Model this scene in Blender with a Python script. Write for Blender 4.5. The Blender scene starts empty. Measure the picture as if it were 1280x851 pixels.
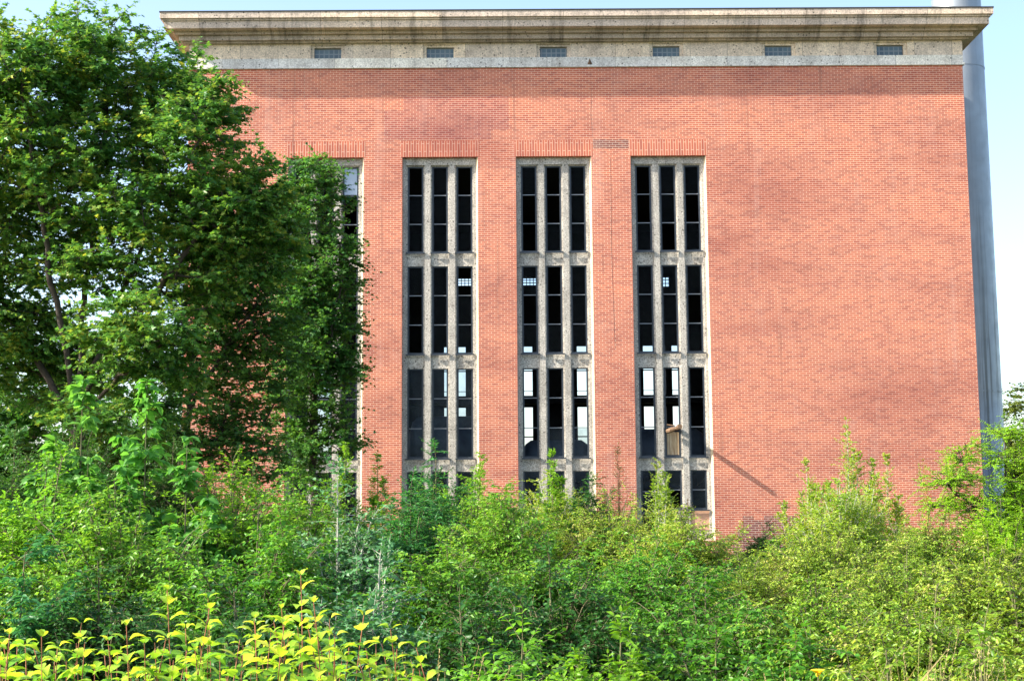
import bpy, math, random
import numpy as np
from mathutils import Matrix, Vector

rng = np.random.default_rng(7)
random.seed(7)
S = bpy.context.scene
C = S.collection
UP = np.array([0., 0., 1.])

# ------------------------------------------------------------------ camera
FPX, CX, CY = 1780.0, 640.0, 425.5          # focal length and centre in photo pixels
CAM_P = np.array([0., -54., 2.4])
PITCH, YAW, ROLL = math.radians(7.3), 0.005, -0.0075
_f = np.array([math.sin(YAW)*math.cos(PITCH), math.cos(YAW)*math.cos(PITCH), math.sin(PITCH)])
_r = np.cross(_f, UP); _r /= np.linalg.norm(_r)
_u = np.cross(_r, _f)
_r, _u = _r*math.cos(ROLL)+_u*math.sin(ROLL), -_r*math.sin(ROLL)+_u*math.cos(ROLL)


def at(px, py, D):
    """world point at distance D (metres along y from the camera) seen at photo pixel px, py"""
    d = _f + _r*(px-CX)/FPX - _u*(py-CY)/FPX
    return CAM_P + d*D/d[1]


cam_d = bpy.data.cameras.new('camera')
cam = bpy.data.objects.new('camera', cam_d)
C.objects.link(cam)
cam_d.sensor_width = 36
cam_d.lens = FPX/1280*36
cam_d.clip_end = 3000
M = Matrix(((_r[0], _u[0], -_f[0], CAM_P[0]), (_r[1], _u[1], -_f[1], CAM_P[1]), (_r[2], _u[2], -_f[2], CAM_P[2]), (0, 0, 0, 1)))
cam.matrix_world = M
S.camera = cam

# ------------------------------------------------------------------ light
SUN = np.array([-4.3, -1.0, 3.0]); SUN /= np.linalg.norm(SUN)     # towards the sun
elev = math.asin(SUN[2])
rot = math.atan2(SUN[0], SUN[1]) % (2*math.pi)
w = bpy.data.worlds.new('World'); S.world = w; w.use_nodes = True
nt = w.node_tree
sky = nt.nodes.new('ShaderNodeTexSky'); sky.sky_type = 'NISHITA'; sky.sun_disc = False
sky.sun_elevation = elev; sky.sun_rotation = rot
sky.air_density = 1.0; sky.dust_density = 2.2; sky.ozone_density = 1.0
bg = nt.nodes['Background']; bg.inputs['Strength'].default_value = 0.15
nt.links.new(sky.outputs[0], bg.inputs[0])
ld = bpy.data.lights.new('sun', 'SUN'); ld.energy = 5.0; ld.angle = math.radians(0.6); ld.color = (1, .93, .80)
lo = bpy.data.objects.new('sun', ld); C.objects.link(lo)
lo.rotation_euler = Vector(SUN).to_track_quat('Z', 'Y').to_euler()
lo.location = (-40, -30, 40)
S.view_settings.view_transform = 'Standard'
S.view_settings.look = 'None'
S.view_settings.exposure = 1.45
S.view_settings.gamma = 1
S.view_settings.use_curve_mapping = False
S.render.engine = 'CYCLES'
S.cycles.max_bounces = 6
S.cycles.diffuse_bounces = 3
S.cycles.transmission_bounces = 4
S.cycles.transparent_max_bounces = 12


# ------------------------------------------------------------------ materials
class NT:
    def __init__(s, name):
        s.m = bpy.data.materials.new(name); s.m.use_nodes = True
        s.t = s.m.node_tree; s.b = s.t.nodes['Principled BSDF']; s.out = s.t.nodes['Material Output']

    def n(s, typ, **kw):
        o = s.t.nodes.new('ShaderNode'+typ)
        for k, v in kw.items(): setattr(o, k, v)
        return o

    def l(s, a, b): s.t.links.new(a, b)

    def noise(s, vec, scale, detail=4, rough=.6):
        o = s.n('TexNoise'); o.inputs['Scale'].default_value = scale
        o.inputs['Detail'].default_value = detail; o.inputs['Roughness'].default_value = rough
        if vec is not None: s.l(vec, o.inputs['Vector'])
        return o.outputs['Fac']

    def ramp(s, fac, *stops):
        o = s.n('ValToRGB'); e = o.color_ramp.elements
        while len(e) < len(stops): e.new(.5)
        for q, (p, c) in zip(e, stops): q.position = p; q.color = (*c, 1) if len(c) == 3 else c
        s.l(fac, o.inputs[0]); return o.outputs[0]

    def mix(s, fac, a, b, mode='MIX'):
        o = s.n('Mix', data_type='RGBA', blend_type=mode)
        for v, sock in ((fac, o.inputs[0]), (a, o.inputs[6]), (b, o.inputs[7])):
            if hasattr(v, 'links'): s.l(v, sock)
            elif isinstance(v, (int, float)): sock.default_value = v
            else: sock.default_value = (*v, 1)
        return o.outputs[2]

    def mapping(s, vec, scale=(1, 1, 1), loc=(0, 0, 0)):
        o = s.n('Mapping'); o.inputs['Scale'].default_value = scale; o.inputs['Location'].default_value = loc
        s.l(vec, o.inputs[0]); return o.outputs[0]

    def obj(s): return s.n('TexCoord').outputs['Object']

    def bump(s, h, strength=.5, dist=.02):
        o = s.n('Bump'); o.inputs['Strength'].default_value = strength; o.inputs['Distance'].default_value = dist
        s.l(h, o.inputs['Height']); s.l(o.outputs[0], s.b.inputs['Normal'])

    def wallvec(s):
        """(along wall, height, 0) whichever way the face looks"""
        sep = s.n('SeparateXYZ'); s.l(s.obj(), sep.inputs[0])
        g = s.n('NewGeometry'); sn = s.n('SeparateXYZ'); s.l(g.outputs['True Normal'], sn.inputs[0])
        ab = s.n('Math', operation='ABSOLUTE'); s.l(sn.outputs[0], ab.inputs[0])
        gt = s.n('Math', operation='GREATER_THAN'); s.l(ab.outputs[0], gt.inputs[0]); gt.inputs[1].default_value = .6
        mx = s.n('Mix', data_type='FLOAT'); s.l(gt.outputs[0], mx.inputs[0]); s.l(sep.outputs[0], mx.inputs[2]); s.l(sep.outputs[1], mx.inputs[3])
        cb = s.n('CombineXYZ'); s.l(mx.outputs[0], cb.inputs[0]); s.l(sep.outputs[2], cb.inputs[1])
        return cb.outputs[0]


def simple(name, col, rough=.6, metal=0, var=.25, scale=3.0, bump=0):
    m = NT(name); v = m.obj()
    f = m.noise(v, scale)
    c = m.ramp(f, (.3, tuple(x*(1-var) for x in col)), (.7, tuple(min(1, x*(1+var)) for x in col)))
    m.l(c, m.b.inputs['Base Color']); m.b.inputs['Roughness'].default_value = rough; m.b.inputs['Metallic'].default_value = metal
    if bump: m.bump(m.noise(v, scale*6), bump, .02)
    return m.m


def brick(name, c1, c2, mortar, bw=.25, rh=.082, ms=.010, swap=False, dark=1.0):
    m = NT(name); wv = m.wallvec()
    # a little wobble so that the courses are not ruled
    wob = m.n('TexNoise'); wob.inputs['Scale'].default_value = .8; m.l(wv, wob.inputs['Vector'])
    vm = m.n('VectorMath', operation='SCALE'); m.l(wob.outputs['Color'], vm.inputs[0]); vm.inputs['Scale'].default_value = .03
    va = m.n('VectorMath', operation='ADD'); m.l(wv, va.inputs[0]); m.l(vm.outputs[0], va.inputs[1]); vec = va.outputs[0]
    if swap:
        sx = m.n('SeparateXYZ'); m.l(wv, sx.inputs[0]); cb = m.n('CombineXYZ')
        m.l(sx.outputs[1], cb.inputs[0]); m.l(sx.outputs[0], cb.inputs[1]); vec = cb.outputs[0]
    b = m.n('TexBrick'); m.l(vec, b.inputs['Vector'])
    b.inputs['Scale'].default_value = 1; b.inputs['Brick Width'].default_value = bw; b.inputs['Row Height'].default_value = rh
    b.inputs['Mortar Size'].default_value = ms; b.inputs['Mortar Smooth'].default_value = .25
    b.inputs['Color1'].default_value = (*c1, 1); b.inputs['Color2'].default_value = (*c2, 1); b.inputs['Mortar'].default_value = (*mortar, 1)
    # odd bricks burnt darker
    b2 = m.n('TexBrick'); m.l(vec, b2.inputs['Vector'])
    for k, v in (('Scale', 1), ('Brick Width', bw), ('Row Height', rh), ('Mortar Size', 0.0), ('Bias', -.55)): b2.inputs[k].default_value = v
    b2.inputs['Color1'].default_value = (1, 1, 1, 1); b2.inputs['Color2'].default_value = (.34, .30, .40, 1); b2.inputs['Mortar'].default_value = (1, 1, 1, 1)
    col = m.mix(.5, b.outputs['Color'], b2.outputs['Color'], 'MULTIPLY')
    # patches: paler limey bloom, redder bands, soot
    n1 = m.noise(m.mapping(wv, (.16, .5, 1)), 1.0, 5, .6)
    col = m.mix(1.0, col, m.ramp(n1, (.30, (.74, .66, .70)), (.50, (1, 1, 1)), (.70, (1.18, 1.14, 1.05))), 'MULTIPLY')
    n2 = m.noise(m.mapping(wv, (.5, .5, 1), (7, 3, 0)), 1.3, 6, .7)
    col = m.mix(m.ramp(n2, (.60, (0, 0, 0)), (.78, (.35, .35, .35))), col, (.60, .34, .27))
    n3 = m.noise(m.mapping(wv, (1.1, 1.6, 1), (1, 9, 0)), 1.0, 5, .7)
    col = m.mix(m.ramp(n3, (.62, (0, 0, 0)), (.8, (.4, .4, .4))), col, (.20, .075, .06))
    # rain runs: narrow upright streaks, paler lime and darker soot
    r1 = m.noise(m.mapping(wv, (1.5, .14, 1), (3, 1, 0)), 1.0, 5, .62)
    col = m.mix(m.ramp(r1, (.56, (0, 0, 0)), (.80, (.32, .32, .32))), col, (.62, .40, .33))
    r2 = m.noise(m.mapping(wv, (3.1, .13, 1), (8, 5, 0)), 1.0, 5, .62)
    col = m.mix(m.ramp(r2, (.60, (0, 0, 0)), (.75, (.5, .5, .5))), col, (.17, .07, .055))
    m.l(col, m.b.inputs['Base Color']); m.b.inputs['Roughness'].default_value = .85
    inv = m.n('Math', operation='SUBTRACT'); inv.inputs[0].default_value = 1; m.l(b.outputs['Fac'], inv.inputs[1])
    ad = m.n('Math', operation='ADD'); m.l(inv.outputs[0], ad.inputs[0]); m.l(m.noise(wv, 22, 3), ad.inputs[1])
    m.bump(ad.outputs[0], .22, .02)
    return m.m


def concrete(name, c, pits=True, joints=None, stain=.5, speck=.6):
    m = NT(name); wv = m.wallvec(); ov = m.obj()
    col = m.ramp(m.noise(ov, 1.3, 6, .65), (.3, tuple(x*.72 for x in c)), (.7, tuple(min(.9, x*1.2) for x in c)))
    col = m.mix(speck, col, m.ramp(m.noise(ov, 20, 3, .75), (.36, (.45, .43, .42)), (.64, (1.3, 1.3, 1.3))), 'MULTIPLY')
    st = m.noise(m.mapping(wv, (1.6, .18, 1)), 1.5, 6, .7)
    col = m.mix(m.ramp(st, (.52, (0, 0, 0)), (.74, (stain,)*3)), col, (.06, .055, .045))
    sp = m.noise(m.mapping(wv, (.7, 1.5, 1), (4, 2, 0)), 1.6, 8, .75)
    col = m.mix(m.ramp(sp, (.56, (0, 0, 0)), (.70, (stain*.8,)*3)), col, (.07, .065, .055))
    if pits:
        v = m.n('TexVoronoi'); v.inputs['Scale'].default_value = 6.5; m.l(ov, v.inputs['Vector'])
        dn = m.noise(ov, 2.2, 4)
        pit = m.ramp(v.outputs['Distance'], (.12, (1, 1, 1)), (.26, (0, 0, 0)))
        pm = m.n('Math', operation='MULTIPLY'); m.l(pit, pm.inputs[0])
        m.l(m.ramp(dn, (.40, (0, 0, 0)), (.54, (.9, .9, .9))), pm.inputs[1])
        col = m.mix(pm.outputs[0], col, (.05, .045, .04))
    if joints:
        b = m.n('TexBrick'); m.l(wv, b.inputs['Vector'])
        b.offset = 0
        for k, v in (('Scale', 1), ('Brick Width', joints), ('Row Height', 20), ('Mortar Size', .012), ('Bias', 0)): b.inputs[k].default_value = v
        b.inputs['Color1'].default_value = (.8, .8, .82, 1); b.inputs['Color2'].default_value = (1.15, 1.1, 1.0, 1); b.inputs['Mortar'].default_value = (.42, .4, .38, 1)
        col = m.mix(.75, col, b.outputs['Color'], 'MULTIPLY')
    m.l(col, m.b.inputs['Base Color']); m.b.inputs['Roughness'].default_value = .9
    m.bump(m.noise(ov, 30, 4, .7), .35, .02)
    return m.m


def leafmat(name, cols, trans=.38, gloss=.5, tcol=1.5):
    """cols: albedo from old / inner leaves to fresh ones; every leaf picks its own"""
    m = NT(name); g = m.n('NewGeometry'); oi = m.n('ObjectInfo')
    stops = [(i/(len(cols)-1), c) for i, c in enumerate(cols)]
    nz = m.noise(m.n('TexCoord').outputs['Object'], .9, 3)
    a = m.n('Math', operation='MULTIPLY_ADD'); m.l(g.outputs['Random Per Island'], a.inputs[0]); a.inputs[1].default_value = .6
    nm = m.n('Math', operation='MULTIPLY_ADD'); m.l(nz, nm.inputs[0]); nm.inputs[1].default_value = 1.5; nm.inputs[2].default_value = -.52
    m.l(nm.outputs[0], a.inputs[2])
    col = m.ramp(a.outputs[0], *stops)
    hs = m.n('HueSaturation'); m.l(col, hs.inputs['Color'])
    hv = m.n('MapRange'); m.l(oi.outputs['Random'], hv.inputs[0]); hv.inputs[3].default_value = .488; hv.inputs[4].default_value = .512
    m.l(hv.outputs[0], hs.inputs['Hue'])
    col = hs.outputs[0]
    m.l(col, m.b.inputs['Base Color']); m.b.inputs['Roughness'].default_value = gloss
    m.b.inputs['Specular IOR Level'].default_value = .2
    tr = m.n('BsdfTranslucent')
    tc = m.mix(1.0, col, (tcol*1.15, tcol*1.1, tcol*.55), 'MULTIPLY'); m.l(tc, tr.inputs[0])
    mx = m.n('MixShader'); mx.inputs[0].default_value = trans
    m.l(m.b.outputs[0], mx.inputs[1]); m.l(tr.outputs[0], mx.inputs[2]); m.l(mx.outputs[0], m.out.inputs[0])
    return m.m


MAT = {}
MAT['brick'] = brick('brick', (.50, .138, .076), (.41, .097, .060), (.68, .45, .33))
MAT['repair_brick'] = brick('repair_brick', (.40, .105, .07), (.33, .072, .055), (.58, .38, .30))
MAT['soldier'] = brick('soldier_brick', (.50, .140, .078), (.42, .105, .065), (.68, .47, .35), bw=.62, rh=.10, swap=True)
MAT['dark_brick'] = brick('dark_brick', (.26, .075, .05), (.20, .06, .05), (.50, .38, .31))
MAT['stone'] = concrete('cornice_stone', (.68, .565, .46), joints=2.35, stain=.9)
MAT['frieze'] = concrete('frieze_stone', (.78, .645, .52), joints=1.47, stain=.35)
MAT['soot_shade'] = concrete('soot_shade_stone', (.54, .45, .36), joints=2.35, stain=1.0)  # soot stains; the shade under the soffit is painted in as darker stone
MAT['band'] = concrete('band_stone', (.80, .78, .72), joints=2.2, stain=.5)
MAT['concrete'] = concrete('mullion_concrete', (.51, .475, .42), stain=.5, speck=1.0)
MAT['edge'] = concrete('edge_concrete', (.48, .42, .31), pits=False, stain=.2)
MAT['steel'] = simple('window_steel', (.035, .045, .06), .45, .2)
MAT['bar'] = simple('glazing_bar', (.20, .22, .25), .5, .2)
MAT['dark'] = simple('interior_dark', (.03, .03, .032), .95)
MAT['roof'] = simple('roof_felt', (.035, .035, .035), .95)
MAT['tank'] = simple('tank_steel', (.10, .14, .19), .5, .2, .4, 1.0)
MAT['rust'] = simple('rusty_pipe', (.16, .10, .06), .85, .2, .5, 9, .5)
MAT['panel'] = simple('panel_render', (.52, .30, .20), .9, 0, .2, 4)
MAT['milk'] = simple('milky_pane', (.30, .38, .50), .35, 0, .15, 2)
MAT['bark'] = simple('bark', (.055, .042, .032), .95, 0, .45, 9, .6)
MAT['stem'] = simple('green_stem', (.12, .11, .05), .8, 0, .4, 6)
MAT['red_stem'] = simple('red_stem', (.30, .10, .05), .6, 0, .3, 8)
MAT['pale_stem'] = simple('pale_stem', (.36, .36, .30), .8, 0, .3, 8)


def board():
    m = NT('weathered_board'); v = m.obj()
    c = m.ramp(m.noise(m.mapping(v, (9, 9, .9)), 1.4, 5, .7), (.28, (.16, .09, .04)), (.5, (.38, .28, .17)), (.75, (.56, .49, .38)))
    m.l(c, m.b.inputs['Base Color']); m.b.inputs['Roughness'].default_value = .85
    return m.m


def chimney_mat():
    m = NT('chimney_steel'); v = m.obj()
    c = m.ramp(m.noise(v, .6, 5), (.3, (.23, .255, .285)), (.7, (.30, .325, .35)))
    st = m.noise(m.mapping(v, (2.2, 2.2, .05)), 1.6, 5, .65)
    sep = m.n('SeparateXYZ'); m.l(v, sep.inputs[0])
    hm = m.n('MapRange'); m.l(sep.outputs[2], hm.inputs[0]); hm.inputs[1].default_value = 18; hm.inputs[2].default_value = 6; hm.inputs[3].default_value = .25; hm.inputs[4].default_value = 1
    mu = m.n('Math', operation='MULTIPLY'); m.l(m.ramp(st, (.50, (0, 0, 0)), (.62, (.75, .75, .75))), mu.inputs[0]); m.l(hm.outputs[0], mu.inputs[1])
    c = m.mix(mu.outputs[0], c, (.055, .055, .045))
    m.l(c, m.b.inputs['Base Color']); m.b.inputs['Metallic'].default_value = .55
    m.l(m.ramp(m.noise(v, 2, 5), (.3, (.36,)*3), (.7, (.52,)*3)), m.b.inputs['Roughness'])
    return m.m


def glass_mat(name, dirt, dcol):
    m = NT(name); v = m.obj()
    tr = m.n('BsdfTransparent'); tr.inputs[0].default_value = (.86, .9, .93, 1)
    m.b.inputs['Base Color'].default_value = (*dcol, 1); m.b.inputs['Roughness'].default_value = .75
    mx = m.n('MixShader'); m.l(m.ramp(m.noise(v, 2.6, 5, .7), (.3, (dirt*.3,)*3), (.75, (dirt*1.6,)*3)), mx.inputs[0])
    m.l(tr.outputs[0], mx.inputs[1]); m.l(m.b.outputs[0], mx.inputs[2])
    gl = m.n('BsdfGlossy'); gl.inputs['Roughness'].default_value = .06
    mx2 = m.n('MixShader'); fr = m.n('Fresnel'); fr.inputs[0].default_value = 1.35; ms = m.n('Math', operation='MULTIPLY'); m.l(fr.outputs[0], ms.inputs[0]); ms.inputs[1].default_value = .07; m.l(ms.outputs[0], mx2.inputs[0])
    m.l(mx.outputs[0], mx2.inputs[1]); m.l(gl.outputs[0], mx2.inputs[2]); m.l(mx2.outputs[0], m.out.inputs[0])
    return m.m


def glass_block():
    m = NT('glass_block'); wv = m.wallvec()
    b = m.n('TexBrick'); m.l(wv, b.inputs['Vector']); b.offset = 0
    for k, v in (('Scale', 1), ('Brick Width', .19), ('Row Height', .19), ('Mortar Size', .022)): b.inputs[k].default_value = v
    b.inputs['Color1'].default_value = (.09, .14, .17, 1); b.inputs['Color2'].default_value = (.055, .09, .12, 1); b.inputs['Mortar'].default_value = (.17, .20, .22, 1)
    m.l(b.outputs['Color'], m.b.inputs['Base Color']); m.b.inputs['Roughness'].default_value = .25
    return m.m


def ground_mat():
    m = NT('ground_soil'); v = m.obj()
    c = m.ramp(m.noise(v, .35, 8, .7), (.3, (.035, .03, .018)), (.55, (.05, .065, .02)), (.75, (.09, .10, .035)))
    m.l(c, m.b.inputs['Base Color']); m.b.inputs['Roughness'].default_value = 1
    m.bump(m.noise(v, 5, 6), .8, .1)
    return m.m


MAT['board'] = board(); MAT['chimney'] = chimney_mat()
MAT['glass'] = glass_mat('clear_glass', .008, (.06, .08, .10)); MAT['dusty'] = glass_mat('dusty_glass', .12, (.06, .085, .11))
MAT['block'] = glass_block(); MAT['ground'] = ground_mat()

MAT['maple'] = leafmat('maple_leaf', [(.034, .105, .034), (.066, .18, .042), (.105, .235, .046), (.17, .285, .05), (.36, .37, .06)], .34, .40)
MAT['maple_shade'] = leafmat('shade_maple_leaf', [(.028, .095, .032), (.052, .165, .038), (.085, .22, .042), (.15, .28, .045)], .34, .46)  # maple leaf without yellow; green of leaves in shade put into the colour
MAT['bgtree'] = leafmat('far_leaf', [(.05, .09, .015), (.10, .15, .02), (.19, .22, .04)], .3)
MAT['dogwood'] = leafmat('thicket_leaf', [(.032, .105, .012), (.068, .20, .02), (.13, .29, .026), (.25, .40, .045)], .36, .36)
MAT['dusky'] = leafmat('dusky_shade_leaf', [(.018, .066, .014), (.036, .12, .022), (.07, .185, .032)], .3, .4)  # dark leaf green, deepened so the colour carries the lower thicket's shade
MAT['olive'] = leafmat('dry_thicket_leaf', [(.05, .12, .012), (.105, .21, .018), (.19, .31, .028), (.31, .40, .055), (.44, .37, .15)], .34, .36)
MAT['fresh'] = leafmat('fresh_leaf', [(.07, .20, .014), (.13, .31, .022), (.22, .43, .036)], .42, .38)
MAT['broad'] = leafmat('large_drooping_leaf', [(.045, .16, .03), (.085, .26, .05), (.15, .37, .07)], .42, .42)
MAT['poplar'] = leafmat('poplar_leaf', [(.09, .18, .012), (.19, .31, .02), (.30, .41, .04), (.42, .38, .09)], .42, .36)
MAT['silver'] = leafmat('silver_leaf', [(.035, .13, .04), (.07, .21, .08), (.17, .32, .17)], .25, .5)
MAT['ash'] = leafmat('ash_leaf', [(.02, .10, .025), (.04, .17, .045), (.08, .24, .065)], .36, .4)
MAT['robinia'] = leafmat('robinia_leaf', [(.10, .28, .012), (.18, .40, .018), (.30, .50, .035)], .45, .38)
MAT['wisp'] = leafmat('wispy_leaf', [(.20, .16, .05), (.30, .26, .07), (.36, .24, .10)], .35, .5)
MAT['front'] = leafmat('lit_dogwood_leaf', [(.08, .21, .02), (.18, .35, .03), (.33, .47, .045), (.50, .54, .06), (.58, .46, .08)], .45, .34)
MAT['straw'] = leafmat('dry_grass', [(.30, .24, .10), (.42, .36, .18), (.22, .26, .07)], .3, .6)
MAT['petal'] = leafmat('yellow_petal', [(.75, .50, .02), (.85, .62, .05)], .3, .5)


# ------------------------------------------------------------------ mesh helpers
def tag(o, label=None, cat=None, group=None, kind=None):
    for k, v in (('label', label), ('category', cat), ('group', group), ('kind', kind)):
        if v: o[k] = v
    return o


def link(name, me, mat, parent=None, smooth=False):
    if mat is not None: me.materials.append(MAT[mat])
    o = bpy.data.objects.new(name, me); C.objects.link(o)
    if parent is not None: o.parent = parent
    if smooth: me.polygons.foreach_set('use_smooth', [True]*len(me.polygons))
    return o


def empty(name, loc=(0, 0, 0)):
    o = bpy.data.objects.new(name, None); C.objects.link(o); o.location = loc
    o.empty_display_size = .3
    return o


class MB:
    def __init__(s): s.v = []; s.f = []

    def add(s, vs, fs):
        b = len(s.v); s.v += [tuple(map(float, q)) for q in vs]; s.f += [tuple(b+i for i in q) for q in fs]

    def box(s, x0, x1, y0, y1, z0, z1):
        s.add([(x0, y0, z0), (x1, y0, z0), (x1, y1, z0), (x0, y1, z0), (x0, y0, z1), (x1, y0, z1), (x1, y1, z1), (x0, y1, z1)],
              [(0, 3, 2, 1), (4, 5, 6, 7), (0, 1, 5, 4), (1, 2, 6, 5), (2, 3, 7, 6), (3, 0, 4, 7)])

    def tube(s, pts, rad, n=6, cap=True):
        pts = np.asarray(pts, float); k = len(pts)
        rad = np.broadcast_to(np.asarray(rad, float), (k,))
        T = np.gradient(pts, axis=0); T /= np.linalg.norm(T, axis=1)[:, None]+1e-9
        ref = np.array([0.31, .87, .38]) if abs(T[0] @ UP) > .6 else UP
        A = np.cross(T, ref); A /= np.linalg.norm(A, axis=1)[:, None]+1e-9
        B = np.cross(T, A); th = np.arange(n)*2*math.pi/n
        V = pts[:, None] + rad[:, None, None]*(A[:, None]*np.cos(th)[None, :, None] + B[:, None]*np.sin(th)[None, :, None])
        fs = [(i*n+j, i*n+(j+1) % n, (i+1)*n+(j+1) % n, (i+1)*n+j) for i in range(k-1) for j in range(n)]
        if cap: fs += [tuple(range(n)), tuple((k-1)*n+j for j in reversed(range(n)))]
        s.add(V.reshape(-1, 3), fs)

    def plate(s, x0, x1, z0, z1, y0, y1, holes=()):
        """wall x0..x1, z0..z1 with thickness y0..y1 and rectangular openings"""
        xs = sorted({x0, x1, *[h[0] for h in holes], *[h[1] for h in holes]}); zs = sorted({z0, z1, *[h[2] for h in holes], *[h[3] for h in holes]})
        nx, nz = len(xs)-1, len(zs)-1

        def solid(i, j):
            if not (0 <= i < nx and 0 <= j < nz): return False
            cx, cz = (xs[i]+xs[i+1])/2, (zs[j]+zs[j+1])/2
            return not any(h[0] < cx < h[1] and h[2] < cz < h[3] for h in holes)
        idx = {}

        def vid(i, j, k):
            if (i, j, k) not in idx:
                idx[(i, j, k)] = len(s.v); s.v.append((xs[i], (y0, y1)[k], zs[j]))
            return idx[(i, j, k)]
        for i in range(nx):
            for j in range(nz):
                if not solid(i, j): continue
                a = lambda p, q, k: vid(i+p, j+q, k)
                s.f.append((a(0, 0, 0), a(1, 0, 0), a(1, 1, 0), a(0, 1, 0)))
                s.f.append((a(0, 0, 1), a(0, 1, 1), a(1, 1, 1), a(1, 0, 1)))
                if not solid(i-1, j): s.f.append((a(0, 0, 0), a(0, 1, 0), a(0, 1, 1), a(0, 0, 1)))
                if not solid(i+1, j): s.f.append((a(1, 0, 0), a(1, 0, 1), a(1, 1, 1), a(1, 1, 0)))
                if not solid(i, j-1): s.f.append((a(0, 0, 0), a(0, 0, 1), a(1, 0, 1), a(1, 0, 0)))
                if not solid(i, j+1): s.f.append((a(0, 1, 0), a(1, 1, 0), a(1, 1, 1), a(0, 1, 1)))

    def build(s, name, mat, parent=None, smooth=False):
        me = bpy.data.meshes.new(name); me.from_pydata(s.v, [], s.f); me.update()
        return link(name, me, mat, parent, smooth)


def norm(a): return a/(np.linalg.norm(a, axis=-1, keepdims=True)+1e-9)


# leaf templates: (along, across, up) for a leaf of length 1, and faces
T_KITE = (np.array([(0, 0, 0), (.42, .5, .10), (1, 0, -.12), (.42, -.5, .10)]), [(0, 2, 1), (0, 3, 2)])
T_OVAL = (np.array([(0, 0, 0), (.25, .40, .08), (.62, .42, .04), (1, 0, -.22), (.62, -.42, .04), (.25, -.40, .08), (.25, 0, 0), (.62, 0, -.06)]),
          [(0, 6, 1), (6, 7, 2, 1), (7, 3, 2), (0, 5, 6), (6, 5, 4, 7), (7, 4, 3)])
T_OVAL2 = (np.array([(0, 0, 0), (.16, .30, .05), (.36, .48, .10), (.60, .45, .06), (.82, .24, -.06), (1, 0, -.24), (.82, -.24, -.06), (.60, -.45, .06), (.36, -.48, .10), (.16, -.30, .05),
                     (.16, 0, .01), (.36, 0, .02), (.60, 0, -.02), (.82, 0, -.11)]),
           [(0, 10, 1), (10, 11, 2, 1), (11, 12, 3, 2), (12, 13, 4, 3), (13, 5, 4), (0, 9, 10), (10, 9, 8, 11), (11, 8, 7, 12), (12, 7, 6, 13), (13, 6, 5)])
T_MAPLE = (np.array([(0, 0, 0), (.02, .34, .03), (.20, .26, .02), (.42, .56, .0), (.48, .22, .02), (1, 0, -.12), (.48, -.22, .02), (.42, -.56, .0), (.20, -.26, .02), (.02, -.34, .03)]),
           [(0, 2, 1), (0, 4, 3, 2), (0, 5, 4), (0, 6, 5), (0, 8, 7, 6), (0, 9, 8)])
T_BLADE = (np.array([(0, .5, 0), (0, -.5, 0), (.55, .4, -.06), (.55, -.4, -.06), (1, 0, -.30)]), [(1, 3, 2, 0), (3, 4, 2)])


class Leaves:
    def __init__(s): s.V = []; s.F = []; s.nv = 0

    def add(s, P, A, N, L, W, tmpl):
        """P base points, A axis, N normal (all n,3); L length, W width"""
        tv, tf = tmpl; n = len(P)
        if n == 0: return
        A = norm(A); B = norm(np.cross(N, A)); N = np.cross(A, B)
        L = np.broadcast_to(np.asarray(L, float), (n,)); W = np.broadcast_to(np.asarray(W, float), (n,))
        V = (P[:, None] + A[:, None]*(tv[:, 0][None, :, None]*L[:, None, None]) + B[:, None]*(tv[:, 1][None, :, None]*W[:, None, None])
             + N[:, None]*(tv[:, 2][None, :, None]*L[:, None, None]))
        s.V.append(V.reshape(-1, 3))
        base = s.nv + np.arange(n)*len(tv)
        for q in tf: s.F.append(base[:, None] + np.array(q)[None])
        s.nv += n*len(tv)

    def build(s, name, mat, parent=None, smooth=True):
        V = np.concatenate(s.V).astype(np.float32)
        me = bpy.data.meshes.new(name); me.vertices.add(len(V)); me.vertices.foreach_set('co', V.ravel())
        loops = np.concatenate([f.ravel() for f in s.F]).astype(np.int32)
        cnt = np.concatenate([np.full(len(f), f.shape[1]) for f in s.F]).astype(np.int32)
        st = np.concatenate([[0], np.cumsum(cnt)[:-1]]).astype(np.int32)
        me.loops.add(len(loops)); me.loops.foreach_set('vertex_index', loops)
        me.polygons.add(len(cnt)); me.polygons.foreach_set('loop_start', st); me.polygons.foreach_set('loop_total', cnt)
        me.update(calc_edges=True)
        return link(name, me, mat, parent, smooth)


def rnd(n): return rng.normal(size=(n, 3))


def leaf_twigs(lv, P0, D, Lt, k, size, ratio, tmpl, droop=.2, opposite=False, spread=.8, flat=.7, t0=.12):
    """k leaves along every twig (P0, D, Lt)"""
    n = len(P0)
    t = (np.arange(k)+.5)/k*(1-t0)+t0
    if opposite: t = np.repeat(((np.arange((k+1)//2)+.6)/((k+1)//2)), 2)[:k]*(1-t0)+t0
    sag = -UP[None, None]*(t**2)[None, :, None]*Lt[:, None, None]*droop*.5
    P = P0[:, None] + D[:, None]*(t[None, :, None]*Lt[:, None, None]) + sag
    side = norm(np.cross(D, UP[None])+1e-4)
    sgn = np.where(np.arange(k) % 2 == 0, 1., -1.)
    tip = np.where(np.arange(k) >= k-1, .15, 1.)
    A = (D[:, None]*.75 + side[:, None]*(sgn*spread*tip)[None, :, None] - UP[None, None]*droop + rng.normal(size=(n, k, 3))*.28)
    Nn = UP[None, None]*flat + D[:, None]*.15 + rng.normal(size=(n, k, 3))*(.42)
    sz = size*rng.uniform(.65, 1.15, (n, k))*(1-.35*t**3)[None]
    lv.add(P.reshape(-1, 3), A.reshape(-1, 3), Nn.reshape(-1, 3), sz.ravel(), sz.ravel()*ratio, tmpl)


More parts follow.
